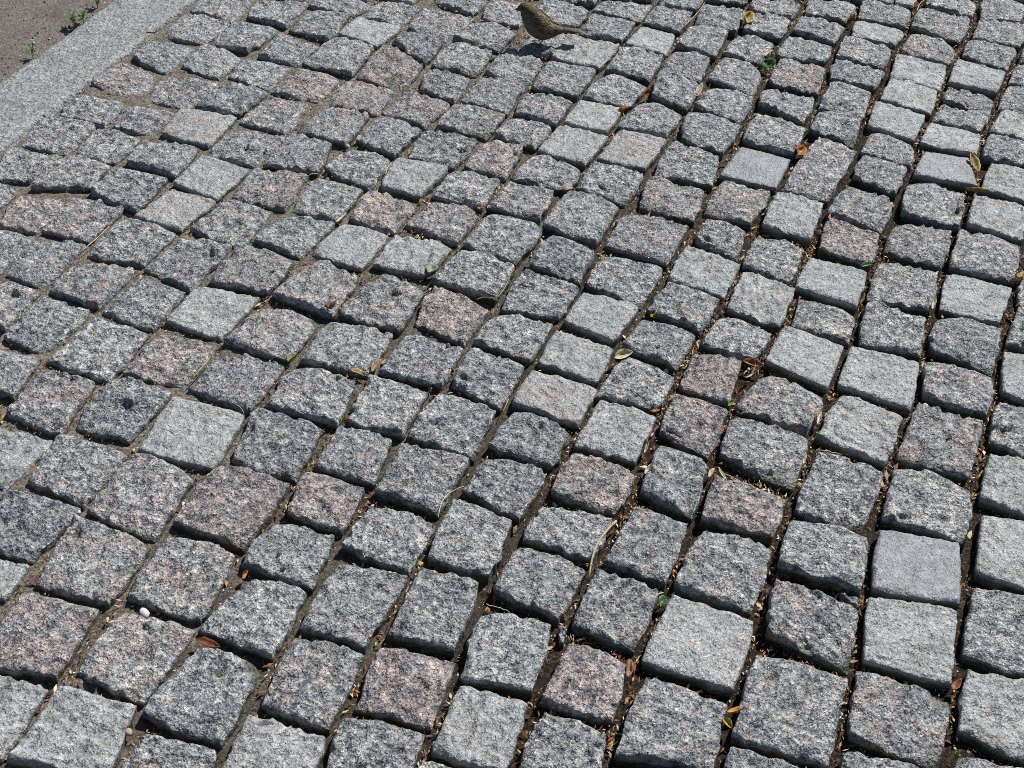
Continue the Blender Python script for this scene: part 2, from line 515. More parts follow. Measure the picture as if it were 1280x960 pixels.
def granite(name, grain, flat, tint, rel, coord='Object', side=True):
    """speckled granite. Object colour: r = pink share, g = tone (0.5 neutral), b = dark blotches"""
    m = NT(name)
    tc = m.n('TexCoord'); oi = m.n('ObjectInfo')
    off = m.n('VectorMath', operation='SCALE'); m.l(oi.outputs['Random'], off.inputs['Scale']); off.inputs[0].default_value = (37.0, 61.0, 19.0)
    add = m.n('VectorMath', operation='ADD'); m.l(tc.outputs[coord], add.inputs[0]); m.l(off.outputs[0], add.inputs[1])
    p = add.outputs[0]
    oc = m.sep(oi.outputs['Color'])
    pink, tone, dark = oc[0], oc[1], oc[2]
    fine = m.noise(p, grain * 1.3, 1, .6)                   # ragged crystal edges
    v1 = m.voro(p, grain); c1 = m.sep(v1.outputs['Color'])
    v2 = m.voro(p, grain * .40); c2 = m.sep(v2.outputs['Color'])
    blot = m.noise(p, 78, 5, .66)
    big = m.noise(p, 26, 2, .5, out=1); bc = m.sep(big)
    x = m.math('MULTIPLY', c1[0], .28)
    x = m.math('MULTIPLY_ADD', m.math('SUBTRACT', fine, .5), .26, x)
    x = m.math('MULTIPLY_ADD', c2[0], .16, m.math('ADD', x, .115))
    x = m.math('MULTIPLY_ADD', m.math('SUBTRACT', blot, .5), m.math('MULTIPLY_ADD', dark, 3.1, .15), x)
    x = m.math('MULTIPLY_ADD', m.math('SUBTRACT', bc[0], .5), m.math('MULTIPLY', dark, .8), x)
    x = m.math('ADD', x, m.math('MULTIPLY_ADD', tone, .5, -.06))
    base = m.ramp(x, [(.05, (.009, .013, .021)), (.24, (.044, .060, .082)), (.42, (.150, .176, .204)), (.60, (.335, .358, .372)), (.78, (.58, .590, .580)), (.98, (.93, .92, .89))])
    pm = m.math('MULTIPLY_ADD', bc[1], 2.6, m.math('MULTIPLY_ADD', pink, 1.1, -2.28))
    pm = m.math('ADD', pm, m.math('MULTIPLY', c2[1], .6))
    pm = m.math('MULTIPLY', m.math('MULTIPLY', pm, 1.6, clamp=True), .85)
    colr = m.mix(pm, base, m.mix(1.0, base, (1.18, .90, .82), "MULTIPLY"))
    warm = m.math('GREATER_THAN', c2[2], .88)
    colr = m.mix(m.math('MULTIPLY', warm, .30), colr, (.42, .36, .30))
    colr = m.mix(flat, colr, tint)
    if flat > .1:   # worn, dusty and stained patches
        st = m.noise(p, 21, 4, .65)
        colr = m.mix(m.ramp(st, [(.36, .62), (.50, .12), (.62, .0)]), colr, m.mix(1.0, colr, (.60, .585, .55), 'MULTIPLY'))
    if side:   # soil and thin algae below the shoulders, darkened to deepen the sides' shade
        z = m.n('SeparateXYZ'); m.l(tc.outputs['Object'], z.inputs[0])
        sm = m.n('MapRange'); m.l(z.outputs[2], sm.inputs[0]); sm.inputs[1].default_value = -.0035; sm.inputs[2].default_value = -.012
        am = m.math('MULTIPLY', sm.outputs[0], m.math('MULTIPLY_ADD', bc[2], 1.4, .15, clamp=True))
        colr = m.mix(am, colr, m.mix(bc[0], (.055, .080, .028), (.060, .050, .036)))
    m.l(colr, m.b.inputs['Base Color'])
    m.l(m.math('MULTIPLY_ADD', c1[1], .45, .22), m.b.inputs['Roughness'])
    m.b.inputs['Specular IOR Level'].default_value = .5
    h2 = m.math('MULTIPLY_ADD', m.noise(p, 190, 2, .6), 1.0, m.math('MULTIPLY', blot, 2.2))
    bn = m.bump(h2, 1.0, rel * .0062)
    # every crystal face is turned a little its own way
    jit = m.n('VectorMath', operation='SUBTRACT'); m.l(v1.outputs['Color'], jit.inputs[0]); jit.inputs[1].default_value = (.5, .5, .5)
    js = m.n('VectorMath', operation='SCALE'); m.l(jit.outputs[0], js.inputs[0]); js.inputs['Scale'].default_value = .18 + .30 * rel
    ja = m.n('VectorMath', operation='ADD'); m.l(bn, ja.inputs[0]); m.l(js.outputs[0], ja.inputs[1])
    jn = m.n('VectorMath', operation='NORMALIZE'); m.l(ja.outputs[0], jn.inputs[0])
    m.l(jn.outputs[0], m.b.inputs['Normal'])
    return m.mat

G_ROUGH = granite('granite_rough', 430, .05, (.30, .315, .33), 1.0)
G_SAWN = granite('granite_sawn', 540, .26, (.43, .455, .455), .55)
G_SLATE = granite('granite_slate', 700, .60, (.25, .27, .295), .35)
G_KERB = granite('granite_kerb', 360, .22, (.31, .315, .30), .6, side=False)

def soil_mat(name, kind):
    m = NT(name)
    tc = m.n('TexCoord'); p = tc.outputs['Object']
    n1 = m.noise(p, 14, 4, .6); n2 = m.noise(p, 260, 3, .7); v = m.voro(p, 330); c = m.sep(v.outputs['Color'])
    sand = m.ramp(m.math('MULTIPLY_ADD', c[0], .45, m.math('MULTIPLY', n2, .6)), [(.2, (.05, .044, .036)), (.5, (.15, .132, .108)), (.8, (.30, .275, .235))])
    if kind == 'bed':
        hum = m.ramp(m.math('MULTIPLY_ADD', c[1], .5, m.math('MULTIPLY', n2, .5)), [(.25, (.010, .008, .006)), (.55, (.030, .021, .014)), (.85, (.09, .058, .036))])
        # sand near the kerb, dark humus further out over the paving
        xy = m.n('SeparateXYZ'); m.l(p, xy.inputs[0])
        d = m.math('MULTIPLY_ADD', xy.outputs[0], .9446, m.math('MULTIPLY', xy.outputs[1], -.3283))
        f = m.n('MapRange'); m.l(m.math('MULTIPLY_ADD', n1, .9, d), f.inputs[0])
        f.inputs[1].default_value = -.70; f.inputs[2].default_value = .15
        m.l(m.mix(f.outputs[0], sand, hum), m.b.inputs['Base Color'])
    else:
        s2 = m.ramp(m.math('MULTIPLY_ADD', c[0], .40, m.math('MULTIPLY', n2, .6)), [(.2, (.07, .062, .054)), (.5, (.175, .160, .143)), (.8, (.31, .29, .265))])
        m.l(m.mix(m.ramp(n1, [(.4, 0.0), (.7, .5)]), s2, (.115, .102, .09)), m.b.inputs['Base Color'])
    m.b.inputs['Roughness'].default_value = .95
    m.b.inputs['Specular IOR Level'].default_value = .2
    nrm = m.bump(n2, 1.0, .004)
    nrm = m.bump(c[2], .6, .002, nrm)
    m.l(nrm, m.b.inputs['Normal'])
    return m.mat

BED = soil_mat('joint_sand', 'bed')
SOIL = soil_mat('bare_soil', 'soil')

def plain(name, c, rough=.6, var=.25, sub=0.0, scale=180):
    m = NT(name)
    tc = m.n('TexCoord'); n = m.noise(tc.outputs['Object'], scale, 3, .6)
    dk = tuple(q * (1 - var) for q in c); lt = tuple(min(1, q * (1 + var)) for q in c)
    m.l(m.ramp(n, [(.3, dk), (.7, lt)]), m.b.inputs['Base Color'])
    m.b.inputs['Roughness'].default_value = rough
    m.b.inputs['Specular IOR Level'].default_value = .3
    if sub:
        tr = m.n('BsdfTranslucent'); tr.inputs[0].default_value = (*lt, 1)
        ms = m.n('MixShader'); ms.inputs[0].default_value = sub
        m.l(m.b.outputs[0], ms.inputs[1]); m.l(tr.outputs[0], ms.inputs[2]); m.l(ms.outputs[0], m.out.inputs[0])
    return m.mat

# ------------------------------------------------------------------ directions of the paving
A0 = R(-19.0)
U = np.array([math.cos(A0), math.sin(A0)])          # along the cross joints
V = np.array([-math.sin(A0), math.cos(A0)])         # along the courses and the kerb
KERB_IN = float(np.dot([-.9165, 2.6735], U))        # u of the kerb's edge towards the paving
KERB_W = .163
rng = np.random.default_rng(7)

def kerb_u(p):
    return p @ U - KERB_IN

def bed_height(p):
    """height of the sand and humus between the stones"""
    d = kerb_u(p)
    t = np.clip((d - .35) / 1.0, 0, 1); t = t * t * (3 - 2 * t)
    q = np.column_stack([p, np.zeros(len(p))])
    n = vnoise(q * 9 + 5) * .5 + vnoise(q * 31) * .35 + vnoise(q * 90) * .3
    near = np.exp(-np.clip(d, 0, 1) / .05)
    return -.0110 - .0095 * t + .005 * near + n * .0050

# the bed: a fine sheet under the stones in view, a wide sheet to the horizon under that
u0, u1, v0, v1 = KERB_IN + .004, KERB_IN + 3.05, -.1, 4.05
nu, nv = int((u1 - u0) / .0078), int((v1 - v0) / .0078)
gu, gv = np.meshgrid(np.linspace(u0, u1, nu), np.linspace(v0, v1, nv), indexing='ij')
pxy = gu.reshape(-1, 1) * U + gv.reshape(-1, 1) * V
pz = bed_height(pxy)
idx = np.arange(nu * nv).reshape(nu, nv)
quad = np.stack([idx[:-1, :-1], idx[1:, :-1], idx[1:, 1:], idx[:-1, 1:]], -1).reshape(-1, 4)
pavement = mesh_obj('pavement', np.column_stack([pxy, pz]), quad, BED)
tag(pavement, kind='structure', label='sandy joints of the granite cobblestone paving')

def plane_uv(name, ua, ub, va, vb, z, mat):
    c = [ua * U + va * V, ub * U + va * V, ub * U + vb * V, ua * U + vb * V]
    return mesh_obj(name, [(*q, z) for q in c], [(0, 1, 2, 3)], mat, smooth=False)
tag(plane_uv('ground', -250, 250, -250, 250, -.060, BED), kind='structure')

# soil strip beyond the kerb
su0, su1, sv0, sv1 = KERB_IN - KERB_W - 1.6, KERB_IN - KERB_W + .002, .6, 4.6
mu, mv = 150, 300
gu, gv = np.meshgrid(np.linspace(su0, su1, mu), np.linspace(sv0, sv1, mv), indexing='ij')
sxy = gu.reshape(-1, 1) * U + gv.reshape(-1, 1) * V
q3 = np.column_stack([sxy, np.zeros(len(sxy))])
edge = np.clip((su1 - gu.ravel()) / .05, 0, 1)
crack = np.clip(vnoise(q3 * 11 + 3) * 2.2 + .2, 0, 1) * np.exp(-((su1 - .014 - gu.ravel()) / .010) ** 2)
sz = -.002 + vnoise(q3 * 6) * .004 + vnoise(q3 * 24) * .0025 + vnoise(q3 * 75) * .0016 + .003 * edge - .010 * crack - .004 * (1 - edge)
idx = np.arange(mu * mv).reshape(mu, mv)
squad = np.stack([idx[:-1, :-1], idx[1:, :-1], idx[1:, 1:], idx[:-1, 1:]], -1).reshape(-1, 4)
soil = mesh_obj('soil_ground', np.column_stack([sxy, sz]), squad, SOIL)
tag(soil, kind='structure', label='bare grey-brown soil beyond the kerb')
tag(plane_uv('far_soil', -250, su1 - .02, -250, 250, -.03, SOIL), kind='structure')

# small stones and crumbs on the soil
def scatter_grains(name, pts, z, smin, smax, mats, parent=None):
    ico = np.array([(0, 0, .8), (1, 0, 0), (.3, .95, 0), (-.8, .59, 0), (-.8, -.59, 0), (.3, -.95, 0), (0, 0, -.5)])
    fc = [(0, 1, 2), (0, 2, 3), (0, 3, 4), (0, 4, 5), (0, 5, 1), (6, 2, 1), (6, 3, 2), (6, 4, 3), (6, 5, 4), (6, 1, 5)]
    n = len(pts)
    s = smin * (smax / smin) ** (rng.random(n) ** 1.8)
    a = rng.random(n) * 6.283
    b = ico[None] * (1 + rng.normal(0, .22, (n, 7, 3)))
    b = b * s[:, None, None] * np.array([1, .75, .6])
    x = b[..., 0] * np.cos(a)[:, None] - b[..., 1] * np.sin(a)[:, None] + pts[:, :1]
    y = b[..., 0] * np.sin(a)[:, None] + b[..., 1] * np.cos(a)[:, None] + pts[:, 1:2]
    zz = b[..., 2] + z[:, None] + s[:, None] * .15
    v = np.stack([x, y, zz], -1).reshape(-1, 3)
    f = (np.array(fc)[None] + (np.arange(n) * 7)[:, None, None]).reshape(-1, 3)
    o = mesh_obj(name, v, f, mats, parent, smooth=False)
    mi = np.repeat(rng.integers(0, len(mats), n), 10).astype(np.int32)
    o.data.polygons.foreach_set('material_index', mi)
    return o
GRAIN = [plain('grain_grey', (.22, .21, .20)), plain('grain_pale', (.5, .47, .42)), plain('grain_brown', (.10, .075, .055)), plain('grain_dark', (.035, .03, .03)), plain('grain_red', (.16, .07, .05))]
n = 5200
gp_u = su1 - .01 - (rng.random(n)) * .75; gp_v = 2.0 + rng.random(n) * 1.9
gp = gp_u[:, None] * U + gp_v[:, None] * V
def soil_height(p):
    i = np.clip(((p @ U) - su0) / (su1 - su0) * (mu - 1), 0, mu - 1).astype(int)
    j = np.clip(((p @ V) - sv0) / (sv1 - sv0) * (mv - 1), 0, mv - 1).astype(int)
    return sz[i * mv + j]
gr = scatter_grains('gravel', gp, soil_height(gp), .0009, .0042, GRAIN)
tag(gr, kind='stuff', label='fine gravel and crumbs strewn over the bare soil')

# kerb: sawn granite slabs with worn arrises
def kerb_slab(va, vb):
    prof = [(-KERB_W, -.12), (-KERB_W, -.001), (-KERB_W + .003, .0025), (-KERB_W + .008, .0040), (-.009, .0035), (-.003, .0010), (0, -.004), (.001, -.12)]
    # subdivide the top
    top = [(-KERB_W + .008 + (KERB_W - .017) * t, .0040 - .0005 * t) for t in np.linspace(0, 1, 14)[1:-1]]
    prof = prof[:4] + top + prof[4:]
    ns = int((vb - va) / .012)
    vv = np.linspace(va + .002, vb - .002, ns)
    P = np.array(prof)
    uu = np.tile(P[:, 0], ns) + KERB_IN; zz = np.tile(P[:, 1], ns); vr = np.repeat(vv, len(prof))
    q = np.column_stack([uu, vr, zz])
    topm = (zz > -.02)
    e = np.abs(np.abs(uu - KERB_IN + KERB_W / 2) - KERB_W / 2) < .012
    uu = uu + topm * e * (vnoise(q * [0, 22, 0] + 7) * .0022 + vnoise(q * [0, 90, 0]) * .0011)
    zz = zz + topm * (vnoise(q * 30) * .0006 + vnoise(q * 120) * .0004) - topm * e * np.clip(vnoise(q * 55 + 3) - .2, 0, 1) * .004
    xy = uu[:, None] * U + vr[:, None] * V
    k = len(prof); idx = np.arange(ns * k).reshape(ns, k)
    f = np.stack([idx[:-1, :-1], idx[:-1, 1:], idx[1:, 1:], idx[1:, :-1]], -1).reshape(-1, 4)
    c = xy.mean(0)
    o = mesh_obj('kerb_slab', np.column_stack([xy - c, zz]), f, G_KERB, kerb, loc=(*c, 0))
    o.color = (.30, .52, .10, 1)
    return o
kerb = bpy.data.objects.new('kerb', None); col.objects.link(kerb)
tag(kerb, kind='structure', label='long grey granite kerb between soil and cobblestones')
for va, vb in ((-4.0, -2.6), (-2.6, -1.2), (-1.2, .3), (.3, 1.75), (1.75, 3.35), (3.35, 4.8), (4.8, 6.2), (6.2, 7.6)):
    kerb_slab(va, vb)

# ------------------------------------------------------------------ cobblestones
def sstep(x):
    x = np.clip(x, 0, 1); return x * x * (3 - 2 * x)

LOOK = {  # material, relief, shoulder radius, shoulder depth, pink range, tone range, dark range
    'r': ('R', 1.0, .006, .0034, (.25, .60), (.45, .60), (.26, .44)),
    'm': ('R', 1.0, .006, .0034, (.60, .85), (.46, .57), (.26, .42)),
    'p': ('R', .95, .006, .0034, (.95, 1.2), (.45, .54), (.26, .40)),
    'd': ('R', 1.1, .007, .0038, (.20, .45), (.38, .46), (.34, .48)),
    's': ('S', .50, .005, .0030, (.15, .50), (.50, .60), (.10, .20)),
    'S': ('S', .50, .005, .0030, (.75, .95), (.48, .56), (.10, .18)),
    's2': ('S', .85, .006, .0034, (.20, .55), (.46, .56), (.18, .32)),
    'f': ('F', .25, .006, .0034, (.05, .15), (.40, .46), (.12, .20)),
}
MATS = {'R': G_ROUGH, 'S': G_SAWN, 'F': G_SLATE}

def stone_surface(quad_, look, n, rg, depth=(.006, .013, .021, .031, .055)):
    """vertices and faces of one sett; quad_ = the outline of its top, 4 x 2, from the far left corner round"""
    mat, rel, sr, sd = LOOK[look][:4]
    c = quad_.mean(0)
    q = quad_ - c
    w = .5 * (np.linalg.norm(q[1] - q[0]) + np.linalg.norm(q[2] - q[3])); h = .5 * (np.linalg.norm(q[0] - q[3]) + np.linalg.norm(q[1] - q[2]))
    half = .25 * (w + h)
    a = np.linspace(-1, 1, n + 1)
    a = np.sign(a) * (1 - (1 - np.abs(a)) ** 1.25)
    S, Tt = np.meshgrid(a, a, indexing='ij'); s, t = S.ravel(), Tt.ravel()
    k = .17 if mat == 'R' else .13
    kk = k * (1 + rg.normal(0, .22))
    x = s * np.sqrt(1 - kk * t * t / 2); y = t * np.sqrt(1 - kk * s * s / 2)
    bil = lambda x, y: ((1 - x) * (1 + y) / 4)[:, None] * q[0] + ((1 + x) * (1 + y) / 4)[:, None] * q[1] + ((1 + x) * (1 - y) / 4)[:, None] * q[2] + ((1 - x) * (1 - y) / 4)[:, None] * q[3]
    P = bil(x, y)
    off = rg.random(3) * 400
    e = np.maximum(np.abs(s), np.abs(t))
    d = (1 - e) * half
    P3 = np.column_stack([P, np.zeros(len(P))]) + off
    # wavy, chipped outline
    rad = P / np.maximum(np.linalg.norm(P, axis=1), 1e-6)[:, None]
    wob = vnoise(P3 * 28) * .0028 + vnoise(P3 * 75 + 9) * .0018 + vnoise(P3 * 190 + 4) * .0009
    P = P + rad * (wob * (rel * .7 + .35) * e ** 5)[:, None]
    # relief of the top: split faces and ledges on rough stones
    n1 = vnoise(P3 * 17 + 1); n2 = vnoise(P3 * 42 + 2); n3 = vnoise(P3 * 95 + 3); n4 = vnoise(P3 * 230 + 4)
    rg3 = np.abs(vnoise(P3 * 55 + 7)) - .25
    fo = rg.random() * 6.283                          # direction in which the stone splits
    Pr = np.column_stack([P3[:, 0] * math.cos(fo) + P3[:, 1] * math.sin(fo), -P3[:, 0] * math.sin(fo) + P3[:, 1] * math.cos(fo), P3[:, 2]])
    split = 1 - np.abs(vnoise(Pr * [26, 75, 1] + np.column_stack([n3, n2, n1]) * .35)) * 2.2
    split2 = 1 - np.abs(vnoise(Pr * [60, 150, 1] + 31)) * 2.2
    z = rel * (.0020 * n1 + .0013 * n2 + .0014 * n3 + .0018 * n4 + .0012 * rg3 + .0036 * split + .0018 * split2)
    if mat == 'R':
        # split facets: patches of slightly different slope and height with ledges between them
        ns_ = 14
        sites = rg.uniform(-half * 1.05, half * 1.05, (ns_, 2)); slope = np.clip(rg.normal(0, .11, (ns_, 2)), -.2, .2); lift = np.clip(rg.normal(0, .0012, ns_), -.0006, .0020)
        Pw = P + np.column_stack([n2, n3]) * .006 + np.column_stack([n4, n1]) * .003
        D = np.linalg.norm(Pw[:, None] - sites[None], axis=2)
        wgt = np.exp(-(D - D.min(1, keepdims=True)) / .0024)
        wgt /= wgt.sum(1, keepdims=True)
        z = z + rel * (wgt * (lift[None] + ((P[:, None] - sites[None]) * slope[None]).sum(2))).sum(1)
        # chipped corners and edges
    for i in range(rg.integers(2, 5)):
        an = rg.random() * 6.283
        dirv = np.array([math.cos(an), math.sin(an)])
        far = rg.uniform(.74, 1.1) if mat == 'R' else rg.uniform(1.0, 1.25)
        z = np.minimum(z, .0028 - rg.uniform(.2, .65) * (P @ dirv - half * far) + .0012 * n3 + .0007 * n4)
    tilt = rg.normal(0, .028 if mat == 'R' else .018, 2)
    z = z + P @ tilt
    z = z + .0012 * (1 - e ** 2) * (1 if mat == 'R' else .2)
    sh = np.clip(1 - d / (sr * (1 + .35 * n1)), 0, 1)
    z = z - sd * (1 + .45 * n2 * min(1, rel + .2)) * sh ** 2.2
    # skirt
    idx = np.arange((n + 1) ** 2).reshape(n + 1, n + 1)
    ring = np.concatenate([idx[:-1, 0], idx[-1, :-1], idx[:0:-1, -1], idx[0, :0:-1]])
    vs_ = [np.column_stack([P, z])]
    fs = [np.stack([idx[:-1, :-1], idx[1:, :-1], idx[1:, 1:], idx[:-1, 1:]], -1).reshape(-1, 4)]
    prev = ring; base = len(P); m_ = len(ring)
    rp = P[ring]; rz = z[ring]; rr = rad[ring]
    for j, dp in enumerate(depth):
        B3 = np.column_stack([rp, np.full(m_, -dp)]) + off
        o_ = (.0008 - .05 * dp) + (vnoise(B3 * 40) * .0022 + vnoise(B3 * 110) * .0012) * min(1, rel + .25)
        zz = np.minimum(rz - .0025 * (j + 1), -dp + 0 * rz)
        vs_.append(np.column_stack([rp + rr * o_[:, None], zz]))
        cur = base + np.arange(m_)
        fs.append(np.stack([prev, cur, np.roll(cur, -1), np.roll(prev, -1)], -1))
        prev = cur; base += m_
    Vv = np.concatenate(vs_); F = np.concatenate(fs)
    return c, Vv, F

stones = []
for line in STONES.split('\n'):
    p = line.split()
    stones.append((p[0], np.array(list(map(float, p[1:]))).reshape(4, 2) / 1000))

def settle(stones):
    """let every outline reach towards its neighbours until a joint of natural width is left"""
    Q = [q for _, q in stones]; cs = np.array([q.mean(0) for q in Q]); out = []
    for i, q in enumerate(Q):
        near = [j for j in np.argsort(np.linalg.norm(cs - cs[i], axis=1))[1:11]]
        segs = np.array([(Q[j][a], Q[j][(a + 1) % 4]) for j in near for a in range(4)])
        grow = []
        for a in range(4):
            p0, p1 = q[a], q[(a + 1) % 4]
            nrm = np.array([-(p1 - p0)[1], (p1 - p0)[0]]); nrm /= np.linalg.norm(nrm)
            dm = .05
            for t in (.1, .3, .5, .7, .9):
                o = p0 + (p1 - p0) * t
                A = segs[:, 0] - o; B = segs[:, 1] - o
                ca = A @ np.array([nrm[1], -nrm[0]]); cb = B @ np.array([nrm[1], -nrm[0]])
                da = A @ nrm; db = B @ nrm
                ok = (ca * cb) < 0
                if ok.any():
                    dist = da[ok] + (db[ok] - da[ok]) * (-ca[ok] / (cb[ok] - ca[ok]))
                    dist = dist[dist > -.01]
                    if len(dist): dm = min(dm, dist.min())
            wide = .0040 * float(np.clip((kerb_u(cs[i:i + 1])[0] - .5) / .9, 0, 1))
            joint, cap = (.0060 + wide, .0090) if a != 2 else (.0072 + wide, .0090)
            grow.append(.003 if dm >= .0499 else np.clip((dm - joint) * (.47 if a != 2 else .45), -.0065, cap))
        # move the four sides outward, then intersect them again
        L = []
        for a in range(4):
            p0, p1 = q[a], q[(a + 1) % 4]
            nrm = np.array([-(p1 - p0)[1], (p1 - p0)[0]]); nrm /= np.linalg.norm(nrm)
            L.append((p0 + nrm * grow[a], p1 - p0))
        new = []
        for a in range(4):
            (p, r), (o, s_) = L[a - 1], L[a]
            den = r[0] * s_[1] - r[1] * s_[0]
            t = ((o - p)[0] * s_[1] - (o - p)[1] * s_[0]) / den
            new.append(p + r * t)
        out.append((stones[i][0], np.array(new)))
    return out
stones = settle(stones)

def stone_color(look, rg):
    pr, tr, dr = LOOK[look][4:]
    return (rg.uniform(*pr), rg.uniform(*tr), rg.uniform(*dr), 1)

for i, (look, q) in enumerate(stones):
    rg = np.random.default_rng(1000 + i)
    c0 = q.mean(0)
    small = np.linalg.norm(q[1] - q[3]) < .06
    n = 14 if small else (38 if c0[1] < 1.8 else 32 if c0[1] < 2.5 else 26)
    c, v, f = stone_surface(q, look, n, rg)
    z0 = rg.normal(0, .0028) - (.006 if small else 0)
    o = mesh_obj('cobblestone', v, f, MATS[LOOK[look][0]], pavement, loc=(*c, z0))
    o.color = stone_color(look, rg)

# stones beyond the picture: the paving goes on in the same courses
allq = np.array([q for _, q in stones])
def inside_any(pts, grow):
    hit = np.zeros(len(pts), bool)
    for q in allq:
        c = q.mean(0); g = (q - c); g = c + g * (1 + grow / np.maximum(np.linalg.norm(g, axis=1), 1e-6))[:, None]
        box = (pts[:, 0] > g[:, 0].min()) & (pts[:, 0] < g[:, 0].max()) & (pts[:, 1] > g[:, 1].min()) & (pts[:, 1] < g[:, 1].max())
        if not box.any(): continue
        ii = np.where(box)[0]; pp = pts[ii]; ok = np.ones(len(pp), bool)
        for a in range(4):
            p0, p1 = g[a], g[(a + 1) % 4]
            ok &= ((p1[0] - p0[0]) * (pp[:, 1] - p0[1]) - (p1[1] - p0[1]) * (pp[:, 0] - p0[0])) <= 0
        hit[ii[ok]] = True
    return hit
RS = .0015
RU, RV = int(2.9 / RS), int(3.4 / RS)
stone_raster = np.zeros((RU, RV), bool)
for q in allq:
    uv = np.column_stack([q @ U - KERB_IN, q @ V - .4]) / RS
    c = uv.mean(0); g = uv - c; g = c + g * (1 + 1.0 / np.maximum(np.linalg.norm(g, axis=1), 1e-6))[:, None]
    a0, a1 = int(max(0, g[:, 0].min())), int(min(RU - 1, g[:, 0].max() + 1)); b0, b1 = int(max(0, g[:, 1].min())), int(min(RV - 1, g[:, 1].max() + 1))
    if a1 <= a0 or b1 <= b0: continue
    uu, vv_ = np.meshgrid(np.arange(a0, a1) + .5, np.arange(b0, b1) + .5, indexing='ij')
    ok = np.ones(uu.shape, bool)
    for a in range(4):
        p0, p1 = g[a], g[(a + 1) % 4]
        ok &= ((p1[0] - p0[0]) * (vv_ - p0[1]) - (p1[1] - p0[1]) * (uu - p0[0])) <= 0
    stone_raster[a0:a1, b0:b1] |= ok
def in_joint(p):
    i = np.clip(((p @ U) - KERB_IN) / RS, 0, RU - 1).astype(int); j = np.clip(((p @ V) - .4) / RS, 0, RV - 1).astype(int)
    return ~stone_raster[i, j]
# clockwise outlines when seen from above
cand = []
pitch = .1235
for iu in range(0, 37):
    off_v = rng.random() * pitch
    vpos = -1.6 + off_v
    while vpos < 5.4:
        lv = pitch * rng.uniform(.86, 1.16)
        a = KERB_IN + .012 + iu * pitch; b = a + pitch - .013
        ce = np.array([(a, vpos + lv - .012), (b, vpos + lv - .012), (b, vpos), (a, vpos)]) + rng.normal(0, .004, (4, 2))
        cand.append(ce[:, :1] * U + ce[:, 1:] * V)
        vpos += lv
cand = np.array(cand)
keep = []
for sc_ in (1.0, .8, .6):
    done = set(k for k, _ in keep); left = [i for i in range(len(cand)) if i not in done]
    cc = cand.mean(1, keepdims=True)
    cs = cc + (cand - cc) * sc_
    t = np.concatenate([cs, (cs + np.roll(cs, -1, 1)) / 2, cc, (cs + cc) / 2], 1)
    h = inside_any(t.reshape(-1, 2), .010).reshape(len(cand), -1).any(1)
    keep += [(i, cs[i]) for i in left if not h[i]]
# fill what is left between the measured stones and the regular courses with closure stones
GS = .004
GU, GV = int(4.7 / GS), int(7.2 / GS)
occ = np.zeros((GU, GV), bool)
def stamp(q, grow):
    uv = np.column_stack([q @ U - KERB_IN, q @ V + 1.7])
    c = uv.mean(0); g = uv - c; g = (c + g * (1 + grow / np.linalg.norm(g, axis=1))[:, None]) / GS
    a0, a1 = int(max(0, g[:, 0].min())), int(min(GU, g[:, 0].max() + 1)); b0, b1 = int(max(0, g[:, 1].min())), int(min(GV, g[:, 1].max() + 1))
    if a1 <= a0 or b1 <= b0: return
    uu, vv_ = np.meshgrid(np.arange(a0, a1) + .5, np.arange(b0, b1) + .5, indexing='ij'); ok = np.ones(uu.shape, bool)
    for a in range(4):
        p0, p1 = g[a], g[(a + 1) % 4]
        ok &= ((p1[0] - p0[0]) * (vv_ - p0[1]) - (p1[1] - p0[1]) * (uu - p0[0])) <= 0
    occ[a0:a1, b0:b1] |= ok
for q in allq: stamp(q, .008)
for _, q in keep: stamp(q, .008)
k_ = len(cand)
for wu, wv in ((.112, .112), (.112, .085), (.085, .112), (.085, .085), (.060, .112), (.112, .060), (.060, .080), (.080, .060), (.045, .10), (.055, .055)):
    nu_, nv_ = int(wu / GS), int(wv / GS)
    I = np.zeros((GU + 1, GV + 1), np.int32); I[1:, 1:] = np.cumsum(np.cumsum(occ, 0), 1)
    free = (I[nu_:, nv_:] - I[:-nu_, nv_:] - I[nu_:, :-nv_] + I[:-nu_, :-nv_]) == 0
    for a, b in np.argwhere(free):
        if occ[a:a + nu_, b:b + nv_].any(): continue
        occ[a:a + nu_, b:b + nv_] = True
        ua, ub = KERB_IN + a * GS + .003, KERB_IN + (a + nu_) * GS - .003; va_, vb_ = b * GS - 1.7 + .003, (b + nv_) * GS - 1.7 - .003
        ce = np.array([(ua, vb_), (ub, vb_), (ub, va_), (ua, va_)]) + rng.normal(0, .002, (4, 2))
        keep.append((k_, ce[:, :1] * U + ce[:, 1:] * V)); k_ += 1
OV, OF, OM, base = [], [], [], 0
for i, q in keep:
    rg = np.random.default_rng(50000 + i)
    look = rg.choice(['r', 'r', 'm', 'p', 's', 's2', 'd'])
    c, v, f = stone_surface(q, str(look), 7, rg, depth=(.010, .030))
    v[:, :2] += c; v[:, 2] += rg.normal(0, .002)
    OV.append(v); OF.append(f + base); base += len(v)
    OM.append(np.full(len(f), 1 if LOOK[str(look)][0] == 'S' else 0))
outer = mesh_obj('further_cobblestones', np.concatenate(OV), np.concatenate(OF), [G_ROUGH, G_SAWN], pavement)
outer.data.polygons.foreach_set('material_index', np.concatenate(OM).astype(np.int32))
outer.color = (.6, .52, .30, 1)
tag(outer, kind='stuff', label='the same cobblestone paving continuing on all sides')

